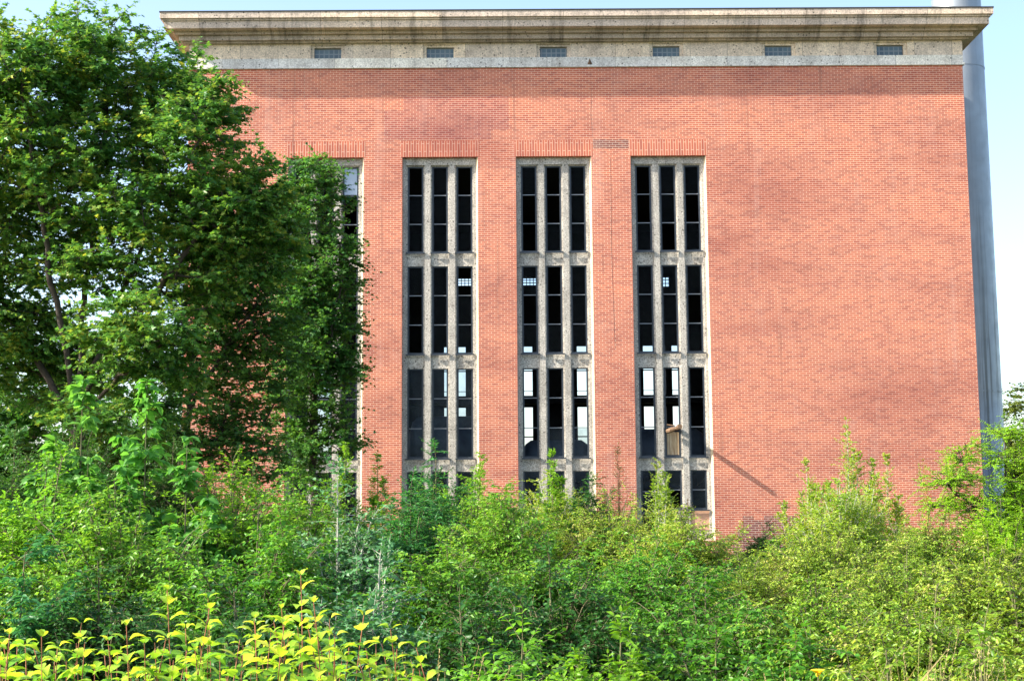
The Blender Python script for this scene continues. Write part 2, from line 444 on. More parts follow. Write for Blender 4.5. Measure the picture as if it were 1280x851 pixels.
def twig_tubes(mb_v, P0, D, Lt, r, droop=.2):
    """three-sided twig strips gathered in one Leaves object (fast)"""
    n = len(P0)
    side = norm(np.cross(D, UP[None])+1e-4); oth = np.cross(side, D)
    t = np.array([0, .5, 1.])
    P = P0[:, None] + D[:, None]*(t[None, :, None]*Lt[:, None, None]) - UP[None, None]*(t**2)[None, :, None]*Lt[:, None, None]*droop*.5
    rr = np.array([1, .7, .3])*r
    th = np.arange(3)*2*math.pi/3
    V = P[:, :, None] + rr[None, :, None, None]*(side[:, None, None]*np.cos(th)[None, None, :, None] + oth[:, None, None]*np.sin(th)[None, None, :, None])
    base = mb_v.nv + np.arange(n)*9
    mb_v.V.append(V.reshape(-1, 3)); mb_v.nv += n*9
    for i in range(2):
        for j in range(3):
            mb_v.F.append(base[:, None] + np.array((i*3+j, i*3+(j+1) % 3, (i+1)*3+(j+1) % 3, (i+1)*3+j))[None])


def bez(a, b, c, n):
    t = np.linspace(0, 1, n)[:, None]
    return a*(1-t)**2 + 2*b*t*(1-t) + c*t*t


def add_stem(lv, pts, r0, r1, n=5):
    k = len(pts); rad = np.linspace(r0, r1, k)
    T = norm(np.gradient(pts, axis=0)); ref = np.array([.31, .87, .38])
    A = norm(np.cross(T, ref[None])); B = np.cross(T, A); th = np.arange(n)*2*math.pi/n
    V = pts[:, None] + rad[:, None, None]*(A[:, None]*np.cos(th)[None, :, None] + B[:, None]*np.sin(th)[None, :, None])
    lv.V.append(V.reshape(-1, 3))
    lv.F.append(lv.nv + np.array([(i*n+j, i*n+(j+1) % n, (i+1)*n+(j+1) % n, (i+1)*n+j) for i in range(k-1) for j in range(n)]))
    lv.nv += k*n


# ------------------------------------------------------------------ setting: ground
g = MB()
N = 60
xs = np.linspace(-600, 600, 2); g.add([(-900, -120, 0), (900, -120, 0), (900, 1500, 0), (-900, 1500, 0)], [(0, 1, 2, 3)])
tag(g.build('ground', 'ground'), kind='structure')

# ------------------------------------------------------------------ the brick hall
hall = empty('brick_building', (3, 0, 0))
tag(hall, 'tall derelict red brick power hall with stone cornice and narrow window bays', 'building')
hall.location = (0, 0, 0)
XL, XR, ZT = -12.27, 18.03, 20.08
DEP = 18.0
BX = [-8.37, -3.94, .47, 4.93]; BW = 2.93; BT = 16.52; BB = 1.7
WX = [.50, 1.45, 2.40]; WW = .62
ROWS = [(12.79, 16.20), (8.84, 12.26), (4.85, 8.28), (1.95, 4.35)]
bays = [(x, x+BW, BB, BT) for x in BX]
m = MB(); m.plate(XL, XR, 0, ZT, 0, .5, bays); m.build('front_wall', 'brick', hall)
# rear wall with its own openings: what shows through the empty windows
RO = [(-3.11, -2.01), (.25, 1.39), (3.66, 4.78), (7.03, 8.17), (-6.5, -5.4), (8.49, 8.86), (-9.9, -8.8)]
rear = [(a, b, 8.80, 11.34) for a, b in RO] + [(a, b, 5.2, 8.23) for a, b in RO] + [(-2.4, -1.67, 14.47, 14.88), (.96, 1.65, 14.47, 14.88), (8.08, 8.45, 14.36, 14.88)]
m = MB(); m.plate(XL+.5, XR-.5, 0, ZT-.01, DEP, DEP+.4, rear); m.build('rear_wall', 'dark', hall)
m = MB(); m.box(XL, XL+.498, .502, DEP+.4, 0, ZT); m.build('side_wall', 'brick', hall)
m = MB(); m.box(XR-.498, XR, .502, DEP+.4, 0, ZT); m.build('side_wall', 'brick', hall)
# dark interior skins and decks
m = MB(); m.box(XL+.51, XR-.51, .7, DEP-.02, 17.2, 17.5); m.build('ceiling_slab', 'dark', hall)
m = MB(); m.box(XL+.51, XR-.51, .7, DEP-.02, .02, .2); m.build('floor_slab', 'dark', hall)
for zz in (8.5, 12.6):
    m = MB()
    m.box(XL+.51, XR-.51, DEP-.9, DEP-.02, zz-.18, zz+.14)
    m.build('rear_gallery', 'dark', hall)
# clerestory lattices and bars of the rear openings
for a, b, z0, z1 in rear:
    m = MB(); small = z1-z0 < 1
    if small:
        nb = max(2, int(round((b-a)/.18)))
        for i in range(1, nb): m.box(a+(b-a)*i/nb-.02, a+(b-a)*i/nb+.02, DEP+.1, DEP+.14, z0, z1)
        for i in (1, 2): m.box(a, b, DEP+.1, DEP+.14, z0+(z1-z0)*i/3-.02, z0+(z1-z0)*i/3+.02)
    else:
        m.box(a, b, DEP+.1, DEP+.14, (z0+z1)/2-.03, (z0+z1)/2+.03); m.build('rear_bar', 'steel', hall)
        m = MB(); m.box(a, b, DEP+.1, DEP+.14, z0+.22, z0+.25); m.build('rear_bar', 'steel', hall); continue
    m.build('rear_lattice', 'steel', hall)

# soldier courses over the bays and the dark plinth
for x in BX:
    m = MB(); m.box(x-.06, x+BW+.06, -.004, .1, BT+.002, BT+.64); m.build('lintel', 'soldier', hall)
m = MB(); m.plate(8.5, 11.5, 0, 2.60, -.006, .1, [(8.5, 8.9, 2.1, 2.6), (8.5, 8.7, 1.6, 2.1), (10.9, 11.5, 2.35, 2.6), (11.2, 11.5, 1.8, 2.35), (9.3, 9.7, 2.45, 2.6)]); m.build('plinth_patch', 'dark_brick', hall)
m = MB(); m.plate(-4.65, .20, BT+.70, 18.95, -.003, .1, [(-4.65, -3.9, 18.4, 18.95), (-.5, .20, BT+.70, 17.6)]); m.build('patch_repair', 'repair_brick', hall)
m = MB(); m.tube([(3.42, -.002, 20.0), (3.45, -.002, 19.0), (3.40, -.002, 18.2), (3.47, -.002, 17.3), (4.15, -.002, 16.4), (4.12, -.002, 13.0), (4.2, -.002, 9.0)], .005, 4); m.build('crack', 'dark_brick', hall)
m = MB(); m.box(3.48, 4.86, -.003, .1, BT+.30, BT+.66); m.build('patch_repair', 'dark_brick', hall)

broken = set()
rr = random.Random(3)
MILK = {(0, 2, 0)}
for bi, x in enumerate(BX):
    holes = [(x+c-WW/2, x+c+WW/2, z0, z1) for c in WX for z0, z1 in ROWS]
    if bi == 3: holes = [h if not (h[2] < 2 and h[0] > x+.4) else (h[0], h[1], 2.86, h[3]) for h in holes]
    m = MB(); m.plate(x, x+BW, BB-.3, BT, .27, .55, holes)
    sur = m.build('window_surround', 'concrete', hall)
    # upright mullions stand a little proud of the spandrels
    edges = [x, x+WX[0]-WW/2-.05, x+WX[0]+WW/2+.05, x+WX[1]-WW/2-.05, x+WX[1]+WW/2+.05, x+WX[2]-WW/2-.05, x+WX[2]+WW/2+.05, x+BW-.05]
    for k in range(4):
        m = MB(); m.box(edges[2*k], edges[2*k+1], .20, .268, BB-.3, BT-.28); m.build('mullion', 'concrete', sur)
    m = MB(); m.box(x, x+BW-.05, .19, .268, BT-.279, BT); m.build('head_beam', 'concrete', sur)
    m = MB()      # splayed edge strip that catches the sun
    z0, z1 = BB-.3, BT-.002
    m.add([(x+BW-.075, .20, z0), (x+BW-.001, .012, z0), (x+BW-.001, .20, z0), (x+BW-.075, .20, z1), (x+BW-.001, .012, z1), (x+BW-.001, .20, z1)],
          [(0, 1, 4, 3), (1, 2, 5, 4), (2, 0, 3, 5), (0, 2, 1), (3, 4, 5)])
    m.build('edge_strip', 'edge', sur)
    for ci, c in enumerate(WX):
        for ri, (z0, z1) in enumerate(ROWS):
            if bi == 3 and ri == 3 and ci > 0: z0 = 2.86
            a, b = x+c-WW/2+.002, x+c+WW/2-.002
            m = MB(); t = .045
            ya, yb = .31, .37
            m.box(a, a+t, ya, yb, z0+.002, z1-.002); m.box(b-t, b, ya, yb, z0+.002, z1-.002)
            m.box(a+t, b-t, ya, yb, z1-t-.002, z1-.002); m.box(a+t, b-t, ya, yb, z0+.002, z0+t+.02)
            # inner casement edge
            m.box(a+t, a+t+.02, ya+.025, yb-.01, z0+t, z1-t); m.box(b-t-.02, b-t, ya+.025, yb-.01, z0+t, z1-t)
            wn = m.build('window', 'steel', hall)
            m = MB()
            nbar = 3 if z1-z0 > 2 else 2
            for i in range(1, nbar):
                zz = z0+(z1-z0)*i/nbar
                m.box(a+t+.02, b-t-.02, ya+.01, yb-.012, zz-.016, zz+.016)
            m.build('glazing_bar', 'bar', wn)
            m = MB(); m.box(a-.06, b+.06, .13, .19, z0-.05, z0-.002); m.build('sill', 'steel', wn)
            # panes: some lost, the low ones dusty
            for i in range(nbar):
                q0, q1 = z0+(z1-z0)*i/nbar+.05, z0+(z1-z0)*(i+1)/nbar-.03
                if (bi, ci, ri) in MILK and i == nbar-1:
                    mm = MB(); mm.box(a+t+.02, b-t-.02, .335, .345, q0, q1); mm.build('blind_panel', 'milk', wn); continue
                if bi == 3 and ci == 1 and ri == 2 and i == 0: continue
                if rr.random() < (.35 if ri < 2 else .15) or (ri == 2 and bi >= 2 and i > 0): continue
                m = MB(); m.box(a+t+.02, b-t-.02, .335, .341, q0, q1); m.build('pane', 'dusty' if ri >= 2 and not (ri == 2 and bi == 3) else 'glass', wn)
# board and pipe in the fourth bay
bx = BX[3]+WX[1]
m = MB(); m.box(bx-.23, bx+.23, .325, .352, 4.93, 5.80); m.build('board_panel', 'board', hall)
m = MB()
m.tube([(bx+.14, .30, 5.93), (bx+.14, -.84, 5.93)], [.085, .085], 12)
m.tube([(bx+.14, -.50, 5.93), (bx+.14, -.62, 5.93)], [.105, .105], 12)
m.tube([(bx-.22, .12, 5.82), (bx-.1, -.1, 5.86), (bx+.10, -.2, 5.9)], [.09, .10, .06], 8)
m.tube([(bx-.25, .1, 6.06), (bx+.05, .05, 6.02)], [.03, .03], 6)
o = m.build('waste_pipe', 'rust', hall); o['label'] = 'short rusty pipe sticking out above the boarded pane'
m = MB(); m.box(BX[3]+2.02, BX[3]+2.78, .24, .2685, 2.1, 2.84); o = m.build('infill_panel', 'panel', hall)

# cornice, frieze, ledge
m = MB()
def ring(mb, z0, z1, oh): mb.box(XL-oh, XR+oh, -oh, DEP+.4+oh, z0, z1)
ring(m, 21.82, 22.05, .98); ring(m, 21.75, 21.818, .90); ring(m, 21.46, 21.748, .84)
m.build('cornice', 'stone', hall)
m = MB(); ring(m, 21.33, 21.458, .50); ring(m, 21.14, 21.328, .36); ring(m, 21.08, 21.138, .22); m.build('cornice_moulding', 'soot_shade', hall)
m = MB(); ring(m, 22.052, 22.10, 1.0); m.build('roof', 'roof', hall)
FXC = [-6.88, -2.47, 1.98, 6.41, 10.82, 15.22]
m = MB(); m.plate(XL-.02, XR+.02, 20.49, 21.078, -.03, .45, [(c-.66, c+.66, 20.49, 21.02) for c in FXC])
fr = m.build('frieze', 'frieze', hall)
m = MB(); m.box(XL-.019, XR+.019, -.034, .45, 20.17, 20.488); m.build('frieze_band', 'band', hall)
m = MB(); ring(m, 20.082, 20.168, .07); m.build('ledge', 'band', hall)
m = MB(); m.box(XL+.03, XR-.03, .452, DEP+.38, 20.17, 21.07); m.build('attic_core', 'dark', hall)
for c in FXC:
    m = MB(); m.plate(c-.66, c+.66, 20.49, 21.02, .03, .2, [(c-.53, c+.53, 20.5, 20.93)])
    aw = m.build('attic_window', 'frieze', hall)
    m = MB(); m.box(c-.53, c+.53, .14, .2, 20.502, 20.928); m.build('pane', 'block', aw)
# iron bracket under the frieze
m = MB(); m.add([(2.0+1.30, -.06, 20.18), (2.0+1.50, -.06, 20.18), (2.0+1.40, -.05, 20.42), (2.0+1.40, -.10, 20.18)], [(0, 1, 3), (0, 3, 2), (3, 1, 2), (0, 2, 1)])
m.build('anchor_plate', 'rust', hall)

# tanks inside, seen through the low windows
def tank(x0, x1, y, z, r, label):
    t = empty('storage_tank', ((x0+x1)/2, y, .2)); tag(t, label, 'tank')
    L = (x1-x0)/2; m = MB()
    prof = [(-L, .02), (-L, r*.55), (-L+.12, r*.85), (-L+.35, r), (L-.35, r), (L-.12, r*.85), (L, r*.55), (L, .02)]
    m.tube([(p, 0, z-.2) for p, _ in prof], [q for _, q in prof], 28, False); m.build('shell', 'tank', t, True)
    for sx in (-L*.6, L*.6):
        m = MB(); m.box(sx-.15, sx+.15, -r*.8, r*.8, 0, z-.2-r*.55); m.build('saddle', 'dark', t)
tank(-3.9, .0, 4.2, 5.3, 1.45, 'dark blue-grey tank inside the hall behind the lowest windows of the second visible bay')
tank(.7, 3.5, 5.2, 4.7, 1.1, 'dark steel tank inside the hall behind the lowest windows of the middle bay')
tank(5.2, 8.4, 6.2, 5.1, 1.2, 'bluish tank inside the hall behind the boarded window')

# ------------------------------------------------------------------ steel chimney at the right corner
chx, chy, chr_ = 20.72, 8.5, 1.09
ch = empty('steel_chimney', (chx, chy, 0)); tag(ch, 'tall grey steel chimney with flange joints behind the right corner of the brick hall', 'chimney')
m = MB(); m.tube([(0, 0, z) for z in (0, 7.9, 22.0, 30, 34)], [1.14, 1.12, 1.085, 1.07, 1.06], 64); m.build('shaft', 'chimney', ch, True)
ob = ch.children[0]
for z, r in ((7.94, 1.135), (22.6, 1.10)):
    m = MB(); m.tube([(0, 0, z-.04), (0, 0, z+.04)], [r, r], 64); m.build('flange', 'chimney', ch)
for ang in (3.6, 3.95):
    m = MB(); m.tube([(1.15*math.cos(ang), 1.15*math.sin(ang), 0), (1.12*math.cos(ang), 1.12*math.sin(ang), 22)], .03, 6)
    m.build('conduit', 'steel', ch)


# ------------------------------------------------------------------ trees
def tree(name, base, trunks, lobes, nclu, leaf, size, ratio, tmpl, label, ntw=7, ktw=8, tipr=.009, sprayL=.75, group=None, flat=.6, droop=.25, up0=.15, seedgap=.0, trunk_r=None):
    """base: foot; trunks: polylines (world); lobes: (centre, radii, weight)"""
    root = empty(name, base); tag(root, label, 'tree', group)
    base = np.array(base)
    pts, par = [], []
    polys = []
    for tr in trunks:
        tr = np.array(tr, float); n = max(8, int(len(tr)*5))
        t = np.linspace(0, len(tr)-1, n); P = np.stack([np.interp(t, np.arange(len(tr)), tr[:, i]) for i in range(3)], 1)
        # smooth
        for _ in range(3): P[1:-1] = (P[:-2]+2*P[1:-1]+P[2:])/4
        P[1:-1] += rng.normal(size=(n-2, 3))*.04
        ids = []
        for i, p in enumerate(P):
            pr = ids[-1] if ids else -1
            if i == 0 and pts:
                d = np.linalg.norm(np.array(pts)-p, axis=1); j = int(d.argmin())
                if d[j] < .6: ids.append(j); continue
            pts.append(p); par.append(pr); ids.append(len(pts)-1)
        polys.append(ids)
    ntrunk = len(pts)
    wts = np.array([l[2] for l in lobes], float); wts /= wts.sum()
    cl = []
    while len(cl) < nclu:
        l = lobes[rng.choice(len(lobes), p=wts)]
        d = rng.normal(size=3); d /= np.linalg.norm(d)
        p = np.array(l[0]) + d*np.array(l[1])*rng.uniform(0, 1)**.38
        if p[2] < 1.2: continue
        cl.append(p)
    cl = np.array(cl)
    tp = np.array(pts)
    order = np.argsort([np.linalg.norm(tp-c, axis=1).min() for c in cl])
    spray_dir = np.zeros_like(cl); A = np.zeros((ntrunk+len(cl)*4, 3)); A[:ntrunk] = tp; na = ntrunk
    for ci in order:
        c = cl[ci]; dv = c-A[:na]; d = np.linalg.norm(dv, axis=1)
        cost = d*(1+.6*np.clip(-dv[:, 2]/(d+1e-6)+.0, 0, 1)) + .12*np.linalg.norm(A[:na]-c*.0-np.array([base[0], base[1], 0])*1, axis=1)*0
        j = int(cost.argmin()); p0 = A[j]
        mid = (p0+c)/2 + np.array([0, 0, .10*d[j]]) + rng.normal(size=3)*.07*d[j]
        P = bez(p0, mid*1.0, c, 5)
        ids = [j]
        for q in P[1:]:
            A[na] = q; pts.append(q); par.append(ids[-1]); ids.append(na); na += 1
        polys.append(ids); spray_dir[ci] = norm(c-p0)
    P = np.array(pts); n = len(P)
    ar = np.full(n, 0.0); nch = np.zeros(n, int)
    for i in range(n):
        if par[i] >= 0: nch[par[i]] += 1
    for i in range(n-1, -1, -1):
        if nch[i] == 0: ar[i] += tipr**2.25
        if par[i] >= 0: ar[par[i]] += ar[i]
    R = ar**(1/2.25)
    if trunk_r: R = np.minimum(R*(trunk_r/R[:ntrunk].max()), trunk_r) if R[:ntrunk].max() > trunk_r else R
    tb, bb = Leaves(), Leaves()
    for k, ids in enumerate(polys):
        pp = P[ids]-base; r = R[ids].copy()
        if k >= len(trunks): r[0] = r[1]*1.15
        L = tb if k < len(trunks) else bb
        L_n = 9 if k < len(trunks) else 5
        rad = r
        T = norm(np.gradient(pp, axis=0)); ref = np.array([.31, .87, .38]); a = norm(np.cross(T, ref[None])); b = np.cross(T, a); th = np.arange(L_n)*2*math.pi/L_n
        V = pp[:, None] + rad[:, None, None]*(a[:, None]*np.cos(th)[None, :, None]+b[:, None]*np.sin(th)[None, :, None])
        L.V.append(V.reshape(-1, 3)); kk = len(ids)
        L.F.append(L.nv+np.array([(i*L_n+j, i*L_n+(j+1) % L_n, (i+1)*L_n+(j+1) % L_n, (i+1)*L_n+j) for i in range(kk-1) for j in range(L_n)])); L.nv += kk*L_n
    # sprays
    n = len(cl)
    C0 = np.repeat(cl, ntw, 0)-base; sd = np.repeat(spray_dir, ntw, 0)
    D = norm(sd*np.array([1, 1, .5])*.8 + rng.normal(size=(n*ntw, 3))*np.array([.75, .75, .28]) + UP*up0)
    Lt = sprayL*rng.uniform(.5, 1.2, n*ntw)
    P0 = C0 - sd*rng.uniform(0, .5, (n*ntw, 1))*sprayL
    twig_tubes(bb, P0, D, Lt, .007, droop)
    lv = Leaves()
    leaf_twigs(lv, P0, D, Lt, ktw, size, ratio, tmpl, droop, True, .9, flat, .15)
    tb.build('trunk', 'bark', root); bb.build('branches', 'bark', root); lv.build('crown', leaf, root)
    return root


def lobe(px, py, rx, ry, D, ryd, wt=None):
    c = at(px, py, D); s = D/FPX
    return (c, (rx*s, ryd, ry*s), wt if wt else rx*ry)


DM = 37.0
gx = lambda px, D: float(at(px, 654, D)[0])
base = (gx(95, DM), DM-54, 0.0)
A_ = lambda px, py, D=DM: at(px, py, D)
B0 = np.array(base)
tree('maple_tree', base,
     [[B0, A_(98, 600), A_(100, 480), A_(105, 380), A_(120, 260), A_(135, 130), A_(140, 30)],
      [A_(99, 540), A_(80, 420, DM-.5), A_(55, 290, DM-1), A_(35, 160, DM-1.5), A_(25, 60, DM-1.5)],
      [A_(99, 520), A_(135, 410, DM+.6), A_(185, 290, DM+1), A_(220, 180, DM+1.5), A_(228, 100, DM+1.5)],
      [A_(100, 500), A_(150, 420, DM-1), A_(215, 340, DM-1.6), A_(280, 250, DM-2)],
      [A_(98, 560), A_(60, 470, DM+1), A_(5, 380, DM+1.5), A_(-60, 250, DM+1.5)],
      [A_(100, 520), A_(140, 480, DM-1.2), A_(190, 440, DM-2.5), A_(240, 400, DM-3.2)]],
     [lobe(20, 95, 85, 75, DM-1, 2.2), lobe(125, 75, 75, 72, DM, 2.2), lobe(-70, 170, 110, 130, DM, 2.5, 9000), lobe(210, 120, 62, 75, DM+.5, 2.0),
      lobe(80, 200, 130, 100, DM, 3), lobe(240, 195, 68, 80, DM-1, 2.2), lobe(160, 300, 120, 85, DM, 3), lobe(10, 320, 110, 105, DM+1.2, 2.2),
      lobe(285, 265, 62, 75, DM-1, 1.8), lobe(262, 140, 42, 50, DM, 1.5), lobe(325, 240, 42, 50, DM-1, 1.5), lobe(335, 310, 45, 60, DM-.5, 1.4), lobe(250, 330, 45, 80, DM-1, 1.5, 3800), lobe(215, 470, 50, 60, DM-1.5, 1.4, 2200), lobe(-80, 400, 100, 130, DM, 2.5, 6000), lobe(50, 450, 130, 70, DM+2.0, 1.6), lobe(170, 425, 85, 55, DM-2.5, 1.6), lobe(150, 520, 90, 40, DM-1.5, 1.5, 2500)],
     1700, 'maple', .165, .95, T_MAPLE, 'broad maple with several dark trunks filling the upper left, tallest of the trees', ntw=8, ktw=10, trunk_r=.36)

DB = 40.0
b2 = (gx(236, DB), DB-54, 0.0); Bb = np.array(b2)
tree('maple_tree', b2,
     [[Bb, A_(236, 600, DB), A_(234, 520, DB), A_(240, 450, DB), A_(262, 380, DB), A_(285, 310, DB)],
      [A_(234, 510, DB), A_(268, 460, DB-.5), A_(300, 410, DB-1), A_(325, 370, DB-1)],
      [A_(236, 560, DB), A_(290, 540, DB-.6), A_(340, 560, DB-1), A_(365, 570, DB-1)]],
     [lobe(300, 340, 66, 60, DB, 1.6), lobe(330, 430, 62, 62, DB-.5, 1.4), lobe(265, 400, 60, 75, DB+.5, 1.6), lobe(300, 500, 60, 45, DB, 1.4), lobe(250, 555, 60, 40, DB-.5, 1.2, 1700), lobe(320, 575, 60, 32, DB-1, 1.0, 1900)],
     430, 'maple_shade', .15, .95, T_MAPLE, 'slender single-stemmed young maple between the broad maple and the first window bay', ntw=7, ktw=8, trunk_r=.15)

DC = 44.0
b3 = (gx(392, DC), DC-54, 0.0); Bc = np.array(b3)
tree('maple_tree', b3,
     [[Bc, A_(392, 560, DC), A_(390, 450, DC), A_(388, 340, DC), A_(385, 240, DC)],
      [A_(391, 500, DC), A_(410, 430, DC-.5), A_(428, 350, DC-.6)]],
     [lobe(390, 265, 50, 62, DC, 1.2), lobe(400, 400, 52, 70, DC, 1.2), lobe(412, 345, 42, 60, DC-.4, 1.1), lobe(365, 360, 38, 70, DC, 1.1), lobe(410, 440, 38, 55, DC-.3, 1.0), lobe(370, 470, 46, 65, DC, 1.1), lobe(388, 555, 62, 55, DC, 1.1), lobe(425, 480, 28, 40, DC-.4, .7, 900),
      lobe(350, 250, 25, 40, DC, .8, 700), lobe(395, 225, 42, 32, DC-.2, .9, 1500), lobe(436, 315, 20, 40, DC-.5, .6, 500)],
     620, 'maple_shade', .145, .95, T_MAPLE, 'narrow upright maple hanging over the first window bay, its leaves down to the shrubs', ntw=7, ktw=8, trunk_r=.12)

DR = 33.0
b4 = (gx(1262, DR), DR-54, 0.0); Br = np.array(b4)
tree('robinia_tree', b4, [[Br, A_(1262, 700, DR), A_(1258, 620, DR), A_(1255, 545, DR)], [A_(1262, 690, DR), A_(1220, 640, DR-.3), A_(1180, 600, DR-.5)]],
     [lobe(1274, 540, 42, 12, DR, .9, 800), lobe(1238, 572, 48, 10, DR-.3, .8, 700), lobe(1201, 560, 24, 7, DR-.5, .5, 260), lobe(1191, 600, 48, 11, DR-.5, .7, 750),
      lobe(1306, 570, 40, 18, DR, 1.0, 900), lobe(1271, 600, 50, 13, DR-.2, 1.0, 1000), lobe(1221, 632, 66, 13, DR-.4, .9, 1100), lobe(1296, 625, 46, 14, DR, 1.0, 900), lobe(1256, 662, 80, 20, DR-.3, 1.0, 1500)],
     290, 'robinia', .07, .5, T_KITE, 'bright green robinia with feathery leaves beside the foot of the steel chimney', ntw=6, ktw=20, sprayL=.62, flat=1.2, droop=.3, trunk_r=.07, tipr=.006)

# trees far behind
def far_tree(px, topy, wpx, D, label, mat='bgtree', ncl=120, size=.3, low=.58):
    b = (gx(px, D), D-54, 0.0); s = D/FPX; top = at(px, topy, D); H = top[2]; rw = wpx*s/2
    c = np.array([b[0], b[1], H*low])
    tree('background_tree', b, [[np.array(b), (b[0], b[1], H*.35), (b[0]+.2, b[1], H*.85)]],
         [(c, (rw, rw, H*(1-low)), 3), (c+np.array([rw*.45, 0, -H*.12]), (rw*.7, rw*.7, H*.3), 1.5), (c+np.array([-rw*.4, 0, -H*.05]), (rw*.7, rw*.7, H*.32), 1.5)],
         ncl, mat, size, .8, T_KITE, label, ntw=8, ktw=9, sprayL=1.1, trunk_r=.3)
far_tree(1290, 478, 130, 80, 'distant yellowish tree beyond the foot of the steel chimney', ncl=420, size=.2, low=.45)
far_tree(-10, 330, 260, 78, 'dark far tree at the left edge seen through the maple', mat='maple_shade', ncl=170)
far_tree(170, 400, 200, 84, 'dark far tree beside the left corner of the hall, behind the maple', mat='maple_shade', ncl=150)
far_tree(60, 470, 210, 70, 'low dark tree far behind the trunks of the broad maple', mat='dusky', ncl=330, low=.36, size=.42)
far_tree(190, 500, 150, 74, 'low dark tree beyond the left corner of the hall', mat='dusky', ncl=330, low=.36, size=.42)
far_tree(-60, 440, 200, 72, 'low dark tree half outside the frame at the far left', mat='dusky', ncl=330, low=.36, size=.42)
far_tree(660, 560, 200, 92, 'green tree behind the hall glimpsed through the empty windows of the middle bay', ncl=110)
far_tree(800, 545, 150, 96, 'green tree behind the hall glimpsed through the empty windows of the last bay', ncl=90)

# ------------------------------------------------------------------ shrubs
SPEC = {  # leaf mat, size, ratio, template, droop, opposite, leaves per twig, twig length, flat, stem mat, upright
    'dogwood': ('dogwood', .074, .52, T_KITE, .45, True, 9, .45, .75, 'stem', 0),
    'dusky': ('dusky', .075, .55, T_KITE, .3, True, 9, .45, .75, 'stem', 0),
    'olive': ('olive', .068, .46, T_KITE, .55, True, 9, .45, .65, 'stem', 0),
    'fresh': ('fresh', .075, .55, T_KITE, .25, True, 9, .42, .85, 'stem', 0),
    'poplar': ('poplar', .075, .62, T_KITE, .15, False, 9, .40, .5, 'pale_stem', 1),
    'poplar_bush': ('poplar', .072, .6, T_KITE, .15, False, 9, .42, .6, 'pale_stem', 0),
    'silver': ('silver', .075, .75, T_KITE, .15, False, 8, .42, .6, 'pale_stem', 0),
    'robinia_bush': ('robinia', .07, .5, T_KITE, .3, True, 18, .6, 1.0, 'stem', 0),
    'ash': ('ash', .095, .42, T_KITE, .2, True, 14, .55, .9, 'stem', 0),
    'wisp': ('wisp', .05, .45, T_KITE, .1, False, 8, .35, .4, 'red_stem', 1),
    'willow': ('fresh', .11, .28, T_KITE, .2, False, 9, .38, .5, 'stem', 1),
    'broad': ('broad', .19, .52, T_OVAL, .75, True, 7, .45, .8, 'stem', 1),
    'robinia': ('robinia', .085, .50, T_KITE, .28, True, 18, .62, 1.1, 'stem', 0),
}


def shrub(sp, px, topy, wpx, D, label, dens=1.0, cat='shrub', name=None):
    lm, size, ratio, tm, droop, opp, k, tl, flat, sm, upr = SPEC[sp]
    top = at(px, topy, D); H = float(top[2]); R = wpx*D/FPX/2*(1 if upr else 1.28)
    if D < 13: tm = T_OVAL
    b = np.array([top[0], D-54., 0.])
    o = empty(name or ('sapling' if upr else 'shrub'), b); tag(o, label, cat, 'wild shrubs and saplings in front of the brick hall')
    st, lv = Leaves(), Leaves()
    la = size*size*ratio*.5
    if upr: nl = dens*(2*R*H*.6)*{'wisp': .9, 'broad': 7.5}.get(sp, 3.6)/la
    else: nl = dens*(math.pi*R*(R*.7+H))*3.0/la
    ntw = max(20, int(nl/k)); ns = max(3 if upr else 9, int(ntw/26))
    if upr: ns = max(3, min(18, int(R/.07)))
    P0, D0, L0 = [], [], []
    per = ntw//ns+1
    for i in range(ns):
        az = rng.uniform(0, 2*math.pi)
        if upr:
            q = R*math.sqrt(rng.uniform(0, 1)); x, y = q*math.cos(az), q*math.sin(az)
            h = H*rng.uniform(.5, .95)*(1-.3*(q/R)**1.5) if i else H
            if i == 0: x = y = 0
            tip = np.array([x, y, h]); ctl = np.array([x*.5, y*.5, h*.5]); s0 = np.array([x*.15, y*.15, 0])
        else:
            el = math.asin(rng.uniform(.02, 1)); sc = rng.uniform(.5, 1.0)**.5
            if i == 0: el, sc = 1.5, 1.0
            lump = 1+.16*math.sin(az*3+px)
            tip = np.array([R*math.cos(el)*math.cos(az)*lump, R*math.cos(el)*math.sin(az)*lump, H*(.22+.78*math.sin(el)**.6)*rng.uniform(.8, 1.04)])*sc
            if i == 0: tip[2] = H
            ctl = np.array([tip[0]*.35, tip[1]*.35, tip[2]*.85]); s0 = np.array([tip[0]*.12, tip[1]*.12, 0])
        pts = bez(s0, ctl, tip, 8)
        add_stem(st, pts, .010+.004*H, .004)
        lo = .25 if upr else .30
        t = lo+(1-lo)*rng.uniform(0, 1, per)**.8
        q = np.stack([np.interp(t, np.linspace(0, 1, 8), pts[:, j]) for j in range(3)], 1)
        tg = norm(np.gradient(pts, axis=0)); tgt = np.stack([np.interp(t, np.linspace(0, 1, 8), tg[:, j]) for j in range(3)], 1)
        out = norm(tip*np.array([1, 1, 0])+1e-3)
        if upr:
            d = norm(tgt*.75 + rng.normal(size=(per, 3))*np.array([.75, .75, .3]))
            L = (.12+min(.9, R*1.1)*(1-t)**.75)*rng.uniform(.35, 1.15, per)
        else:
            d = norm(tgt*.45 + out*.35 + rng.normal(size=(per, 3))*np.array([.7, .7, .4]))
            L = tl*rng.uniform(.5, 1.25, per)*(1.15-.4*t)
        P0.append(q); D0.append(d); L0.append(L)
    P0, D0, L0 = np.concatenate(P0), np.concatenate(D0), np.concatenate(L0)
    P0[:, 2] = np.maximum(P0[:, 2], .05)
    twig_tubes(st, P0, D0, L0, .0035, droop)
    leaf_twigs(lv, P0, D0, L0, k, size, ratio, tm, droop, opp, .85, flat)
    st.build('stems', sm, o); lv.build('foliage', lm, o)
    return o


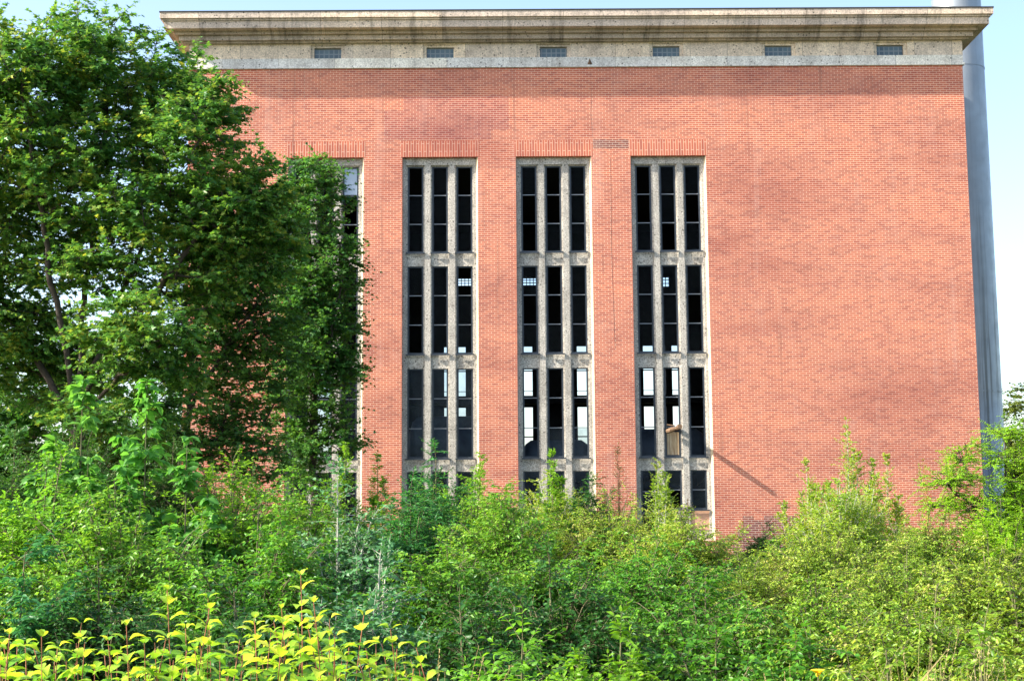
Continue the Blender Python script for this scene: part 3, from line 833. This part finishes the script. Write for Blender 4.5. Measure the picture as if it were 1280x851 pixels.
SHRUBS = [
 # far row along the wall
 ('willow', 432, 552, 95, 33, 'slim bright sapling in front of the lower left window bay'),
 ('willow', 472, 568, 80, 36, 'thin-leaved sapling against the brick pier left of the second window bay'),
 ('ash', 546, 562, 80, 25, 'blue-green sapling with long compound leaves under the second window bay'),
 ('willow', 600, 568, 80, 31, 'small dark-stemmed sapling before the brick pier between the two central bays'),
 ('willow', 690, 564, 50, 32, 'single leafy shoot in front of the third bay mullion'),
 ('dusky', 738, 592, 66, 32, 'dark-leaved bush at the right foot of the third window bay'),
 ('wisp', 772, 556, 70, 40, 'wispy reddish weed tall against the brick pier left of the last bay'),
 ('poplar', 822, 574, 100, 36, 'pale green sapling standing before the left windows of the last bay'),
 ('wisp', 860, 622, 70, 41, 'thin yellowish weed beneath the orange panel of the last bay'),
 ('dusky', 955, 655, 70, 42, 'low dark bush at the foot of the wall under the slanting pipe shadow'),
 ('poplar', 1008, 576, 95, 37, 'yellow-green sapling on the left flank of the tall clump by the blank wall'),
 ('poplar', 1058, 524, 120, 36, 'tallest yellow-green sapling in front of the blank brick wall'),
 ('poplar', 1108, 570, 60, 37, 'loose yellow-green sapling right of the tallest one by the blank wall'),
 ('wisp', 1155, 574, 80, 38, 'wispy straw-coloured weed between the tall saplings and the robinia'),
 ('poplar_bush', 1050, 596, 95, 34, 'bushy yellow-green growth at the base of the tallest sapling'),
 ('poplar_bush', 1130, 650, 60, 35, 'low yellow-green bush under the wispy weed by the blank wall'),
 ('robinia_bush', 1250, 622, 100, 30, 'spreading robinia bush with feathery leaves under the taller robinia'),
 # left
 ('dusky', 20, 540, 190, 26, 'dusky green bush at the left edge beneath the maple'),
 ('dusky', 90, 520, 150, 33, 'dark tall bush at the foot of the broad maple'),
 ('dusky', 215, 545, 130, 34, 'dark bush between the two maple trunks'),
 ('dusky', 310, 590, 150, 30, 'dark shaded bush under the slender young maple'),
 ('broad', 104, 472, 185, 18, 'tall sapling with big drooping leaves, left one of the pair before the maple trunks'),
 ('broad', 184, 478, 165, 18.5, 'sapling with big drooping leaves, right one of the pair before the maple trunks'),
 ('broad', 234, 546, 120, 18, 'short sapling with big pale leaves right beside the taller pair'),
 ('fresh', 55, 574, 220, 16.5, 'rounded mid-green bush left of the tall drooping saplings'),
 ('fresh', 285, 572, 220, 19, 'broad bright green bush with hanging leaves in front of the slender maple'),
 ('dogwood', 150, 600, 250, 15.5, 'dense green bush below the pair of drooping saplings'),
 ('dogwood', 372, 588, 170, 21, 'green bush below the narrow maple at the first bay'),
 ('ash', 24, 690, 150, 12.5, 'bush with feathery compound leaves at the lower left edge'),
 ('dogwood', 320, 630, 240, 14.5, 'dense bush with drooping leaves left of the silvery bush'),
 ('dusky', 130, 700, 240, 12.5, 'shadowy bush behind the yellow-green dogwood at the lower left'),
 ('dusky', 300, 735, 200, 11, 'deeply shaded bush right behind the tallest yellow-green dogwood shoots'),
 # centre
 ('silver', 424, 592, 110, 18, 'silvery blue-green bush with pale stems left of centre'),
 ('silver', 470, 690, 130, 13.5, 'low silvery bush with bluish leaves above the end of the dogwood row'),
 ('ash', 512, 604, 150, 22, 'blue-green bush with feathery leaves before the second window bay'),
 ('fresh', 590, 590, 170, 28, 'fresh green bush in front of the brick pier between the central bays'),
 ('poplar_bush', 690, 586, 140, 33, 'yellow-tinged bush under the third window bay'),
 ('dogwood', 640, 615, 220, 21, 'large green bush in the middle of the thicket'),
 ('dogwood', 560, 672, 200, 16, 'dense green bush right of the silvery ones'),
 ('dusky', 690, 690, 230, 14.5, 'dark green bush around the deep shade in the centre foreground'),
 ('olive', 765, 612, 140, 29, 'dry-tipped bush before the pier left of the last bay'),
 ('dogwood', 800, 668, 200, 19, 'green bush below the pale sapling of the last bay'),
 ('olive', 855, 634, 165, 26, 'yellow-green bush just below the windows of the last bay'),
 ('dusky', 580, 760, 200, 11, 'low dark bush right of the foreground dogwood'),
 # right
 ('olive', 930, 692, 170, 24, 'olive bush in the sun below the dark brick plinth'),
 ('olive', 1030, 655, 180, 25, 'olive bush with straw-coloured leaf tips below the tall saplings'),
 ('olive', 1160, 640, 110, 30, 'olive bush at the wall foot between the tall saplings and the robinia'),
 ('dogwood', 975, 664, 90, 31, 'small green bush right of the low dark bush under the pipe shadow'),
 ('olive', 1130, 676, 180, 21, 'wide sunlit olive bush below the wispy weed'),
 ('olive', 1235, 662, 170, 20, 'olive bush at the right edge below the robinia'),
 ('dogwood', 880, 720, 230, 15, 'green bush with drooping leaves right of the central shade'),
 ('olive', 1020, 720, 230, 15, 'dry-tipped bush in the lower right among green ones'),
 ('olive', 1160, 730, 220, 13.5, 'sunlit olive bush above the dry grass in the lower right'),
 ('olive', 1270, 730, 170, 12, 'olive bush in the lower right corner'),
 # bottom edge
 ('fresh', 650, 800, 170, 10, 'low bright green bush at the bottom edge left of the middle'),
 ('fresh', 770, 792, 170, 10.5, 'low bright green bush at the bottom edge in the middle'),
 ('dogwood', 890, 790, 170, 10.5, 'low green bush at the bottom edge right of the middle'),
 ('dogwood', 1010, 800, 150, 10.5, 'low green bush at the bottom edge behind the yellow flower'),
 ('olive', 1110, 812, 160, 10, 'low olive bush at the bottom edge among dry grass stalks'),
 ('olive', 1220, 800, 170, 10, 'low olive bush at the bottom right edge'),
]
for s in SHRUBS: shrub(*s)

# ------------------------------------------------------------------ foreground dogwood shoots
def dogwood_shoots(spots, D, label):
    c = at(float(np.mean([p for p, _ in spots])), 800, D); b = np.array([c[0], D-54., 0.])
    o = empty('dogwood', b); tag(o, label, 'shrub', 'yellow-green dogwoods along the front')
    st, lv = Leaves(), Leaves()
    for px, ty in spots:
        d = D+rng.uniform(-.45, .45); tip = at(px, ty, d)-b; H = tip[2]
        s0 = np.array([tip[0]*.7+rng.normal()*.10, tip[1]*.7, 0]); ctl = np.array([tip[0]+rng.normal()*.12, tip[1]+rng.normal()*.1, H*.55])
        pts = bez(s0, ctl, tip, 12); add_stem(st, pts, .006, .002, 6)
        n = int(H*.62/.085); t = 1-np.linspace(0, .62, n)**1.08
        q = np.stack([np.interp(t, np.linspace(0, 1, 12), pts[:, j]) for j in range(3)], 1)
        az0 = rng.uniform(0, math.pi)
        for j in range(n):
            az = az0+j*math.pi/2+rng.normal()*.3
            age = min(1, .5+j*.2)
            for sgn in (0, math.pi):
                h = np.array([math.cos(az+sgn), math.sin(az+sgn), 0])
                lift = .75-.16*j if j < 4 else .1
                A = h + UP*(lift+rng.normal()*.15)
                Nn = UP - h*lift*.8 + rng.normal(size=3)*.2
                sz = .108*age*rng.uniform(.8, 1.15)
                lv.add(q[j][None]+h[None]*.008, A[None], Nn[None], sz, sz*rng.uniform(.5, .7), (T_OVAL2[0]*np.array([1, 1, rng.uniform(.5, 2.4)]), T_OVAL2[1]))
    st.build('stems', 'red_stem', o); lv.build('foliage', 'front', o)


def spots(x0, x1, top, n, extra=()):
    out = list(extra)
    for i in range(n):
        x = x0+(x1-x0)*(i+rng.uniform(0, 1))/n
        out.append((x, np.interp(x, *zip(*top))+abs(rng.normal())*30+6))
    return out


dogwood_shoots(spots(-30, 110, [(-30, 795), (40, 796), (110, 790)], 17, [(102, 778), (12, 792), (52, 795)]), 6.6, 'yellow-green dogwood at the lower left corner, the leftmost of the front row')
dogwood_shoots(spots(110, 200, [(110, 792), (160, 790), (200, 800)], 12, [(158, 781), (135, 800)]), 6.9, 'yellow-green dogwood with one short raised shoot, second from the left in front')
dogwood_shoots(spots(190, 310, [(190, 795), (230, 776), (270, 775), (310, 785)], 14, [(209, 737), (260, 747), (262, 760), (232, 785)]), 6.6, 'yellow-green dogwood with two long red-stemmed shoots rising in the middle of the front row')
dogwood_shoots(spots(300, 420, [(300, 780), (350, 765), (390, 760), (420, 775)], 15, [(376, 718), (392, 752), (318, 772), (352, 760)]), 6.7, 'yellow-green dogwood with the tallest shoot of the front row')
dogwood_shoots(spots(410, 530, [(410, 785), (460, 790), (490, 795), (530, 815)], 12, [(455, 768), (412, 772), (488, 785), (520, 808)]), 6.8, 'yellow-green dogwood at the right end of the front row')


# ------------------------------------------------------------------ dry grass and the yellow flower
def grass(px, topy, wpx, D, label, n=30):
    top = at(px, topy, D); b = np.array([top[0], D-54., 0.]); H = top[2]; R = wpx*D/FPX/2
    o = empty('grass_tuft', b); tag(o, label, 'grass tuft', 'dry grass tufts at the bottom edge')
    st, lv = Leaves(), Leaves()
    for i in range(n):
        az = rng.uniform(0, 6.28); q = R*math.sqrt(rng.uniform()); h = H*rng.uniform(.6, 1)
        s0 = np.array([q*math.cos(az)*.5, q*math.sin(az)*.5, 0]); tip = np.array([q*math.cos(az)+rng.normal()*.14, q*math.sin(az), h])
        pts = bez(s0, np.array([s0[0], s0[1], h*.6]), tip, 6); add_stem(st, pts, .002, .001, 3)
        if i % 2 == 0:   # seed head
            k = 16; t = rng.uniform(.82, 1, k); p = np.stack([np.interp(t, np.linspace(0, 1, 6), pts[:, j]) for j in range(3)], 1)
            lv.add(p, UP[None]*1.0+rnd(k)*.4, rnd(k), .02, .008, T_KITE)
        else:
            k = 6; t = rng.uniform(.2, .8, k); p = np.stack([np.interp(t, np.linspace(0, 1, 6), pts[:, j]) for j in range(3)], 1)
            lv.add(p, UP[None]*.8+rnd(k)*.5, rnd(k), .30, .009, T_BLADE)
    st.build('stalks', 'straw', o); lv.build('blades', 'straw', o)


grass(548, 790, 70, 7.6, 'straw-coloured grass beside the right end of the dogwood row')
grass(980, 812, 50, 7.8, 'small dry grass tuft left of the yellow flower', 18)
grass(1150, 775, 90, 8.4, 'tall straw-coloured grass with seed heads in the lower right')
grass(1215, 800, 80, 7.8, 'dry grass tuft at the bottom, second from the right edge', 24)
grass(1268, 805, 60, 7.8, 'dry grass tuft in the bottom right corner', 20)


def primrose(px, topy, D):
    top = at(px, topy, D); b = np.array([top[0], D-54., 0.]); H = top[2]
    o = empty('evening_primrose', b); tag(o, 'single yellow flower on a tall stalk at the bottom edge right of the middle', 'flower')
    st, lv, pt = Leaves(), Leaves(), Leaves()
    add_stem(st, bez(np.zeros(3), np.array([.03, 0, H*.5]), np.array([0, 0, H-.03]), 10), .007, .003, 6)
    n = 40; z = rng.uniform(.35, .95, n)*H; az = rng.uniform(0, 6.28, n)
    h = np.stack([np.cos(az), np.sin(az), np.full(n, .6)], 1)
    lv.add(np.stack([np.zeros(n), np.zeros(n), z], 1), h, UP[None]-h*.5, .10, .028, T_OVAL)
    for k in range(4):
        a = k*math.pi/2+.4; h = np.array([math.cos(a), math.sin(a), .7])
        pt.add(np.array([[0, 0, H-.03]]), h[None], (UP-h*.6)[None], .05, .055, T_OVAL2)
    for k in range(3):
        a = k*2.1; h = np.array([math.cos(a)*.5, math.sin(a)*.5, .8]); pt.add(np.array([[0, 0, H-.05]]), h[None], rnd(1), .035, .012, T_KITE)
    st.build('stalk', 'stem', o); lv.build('leaves', 'fresh', o); pt.build('petals', 'petal', o)


primrose(1022, 834, 7.6)

# ------------------------------------------------------------------ low growth over the ground between the shrubs
lv = Leaves(); n = 9000
P0 = np.stack([rng.uniform(-24, 26, n), -54+rng.uniform(0, 1, n)**.7*50+4, rng.uniform(.02, .75, n)], 1)
P0 = P0[np.abs(P0[:, 0]) < (P0[:, 1]+54)*.42+1.5]; n = len(P0)
D0 = norm(rnd(n)*np.array([.8, .8, .3])+UP*.6); L0 = rng.uniform(.25, .6, n)
leaf_twigs(lv, P0, D0, L0, 9, .10, .55, T_KITE, .3, True)
tag(lv.build('undergrowth', 'dogwood'), kind='stuff', label='low leafy growth covering the ground between the shrubs', cat='undergrowth')
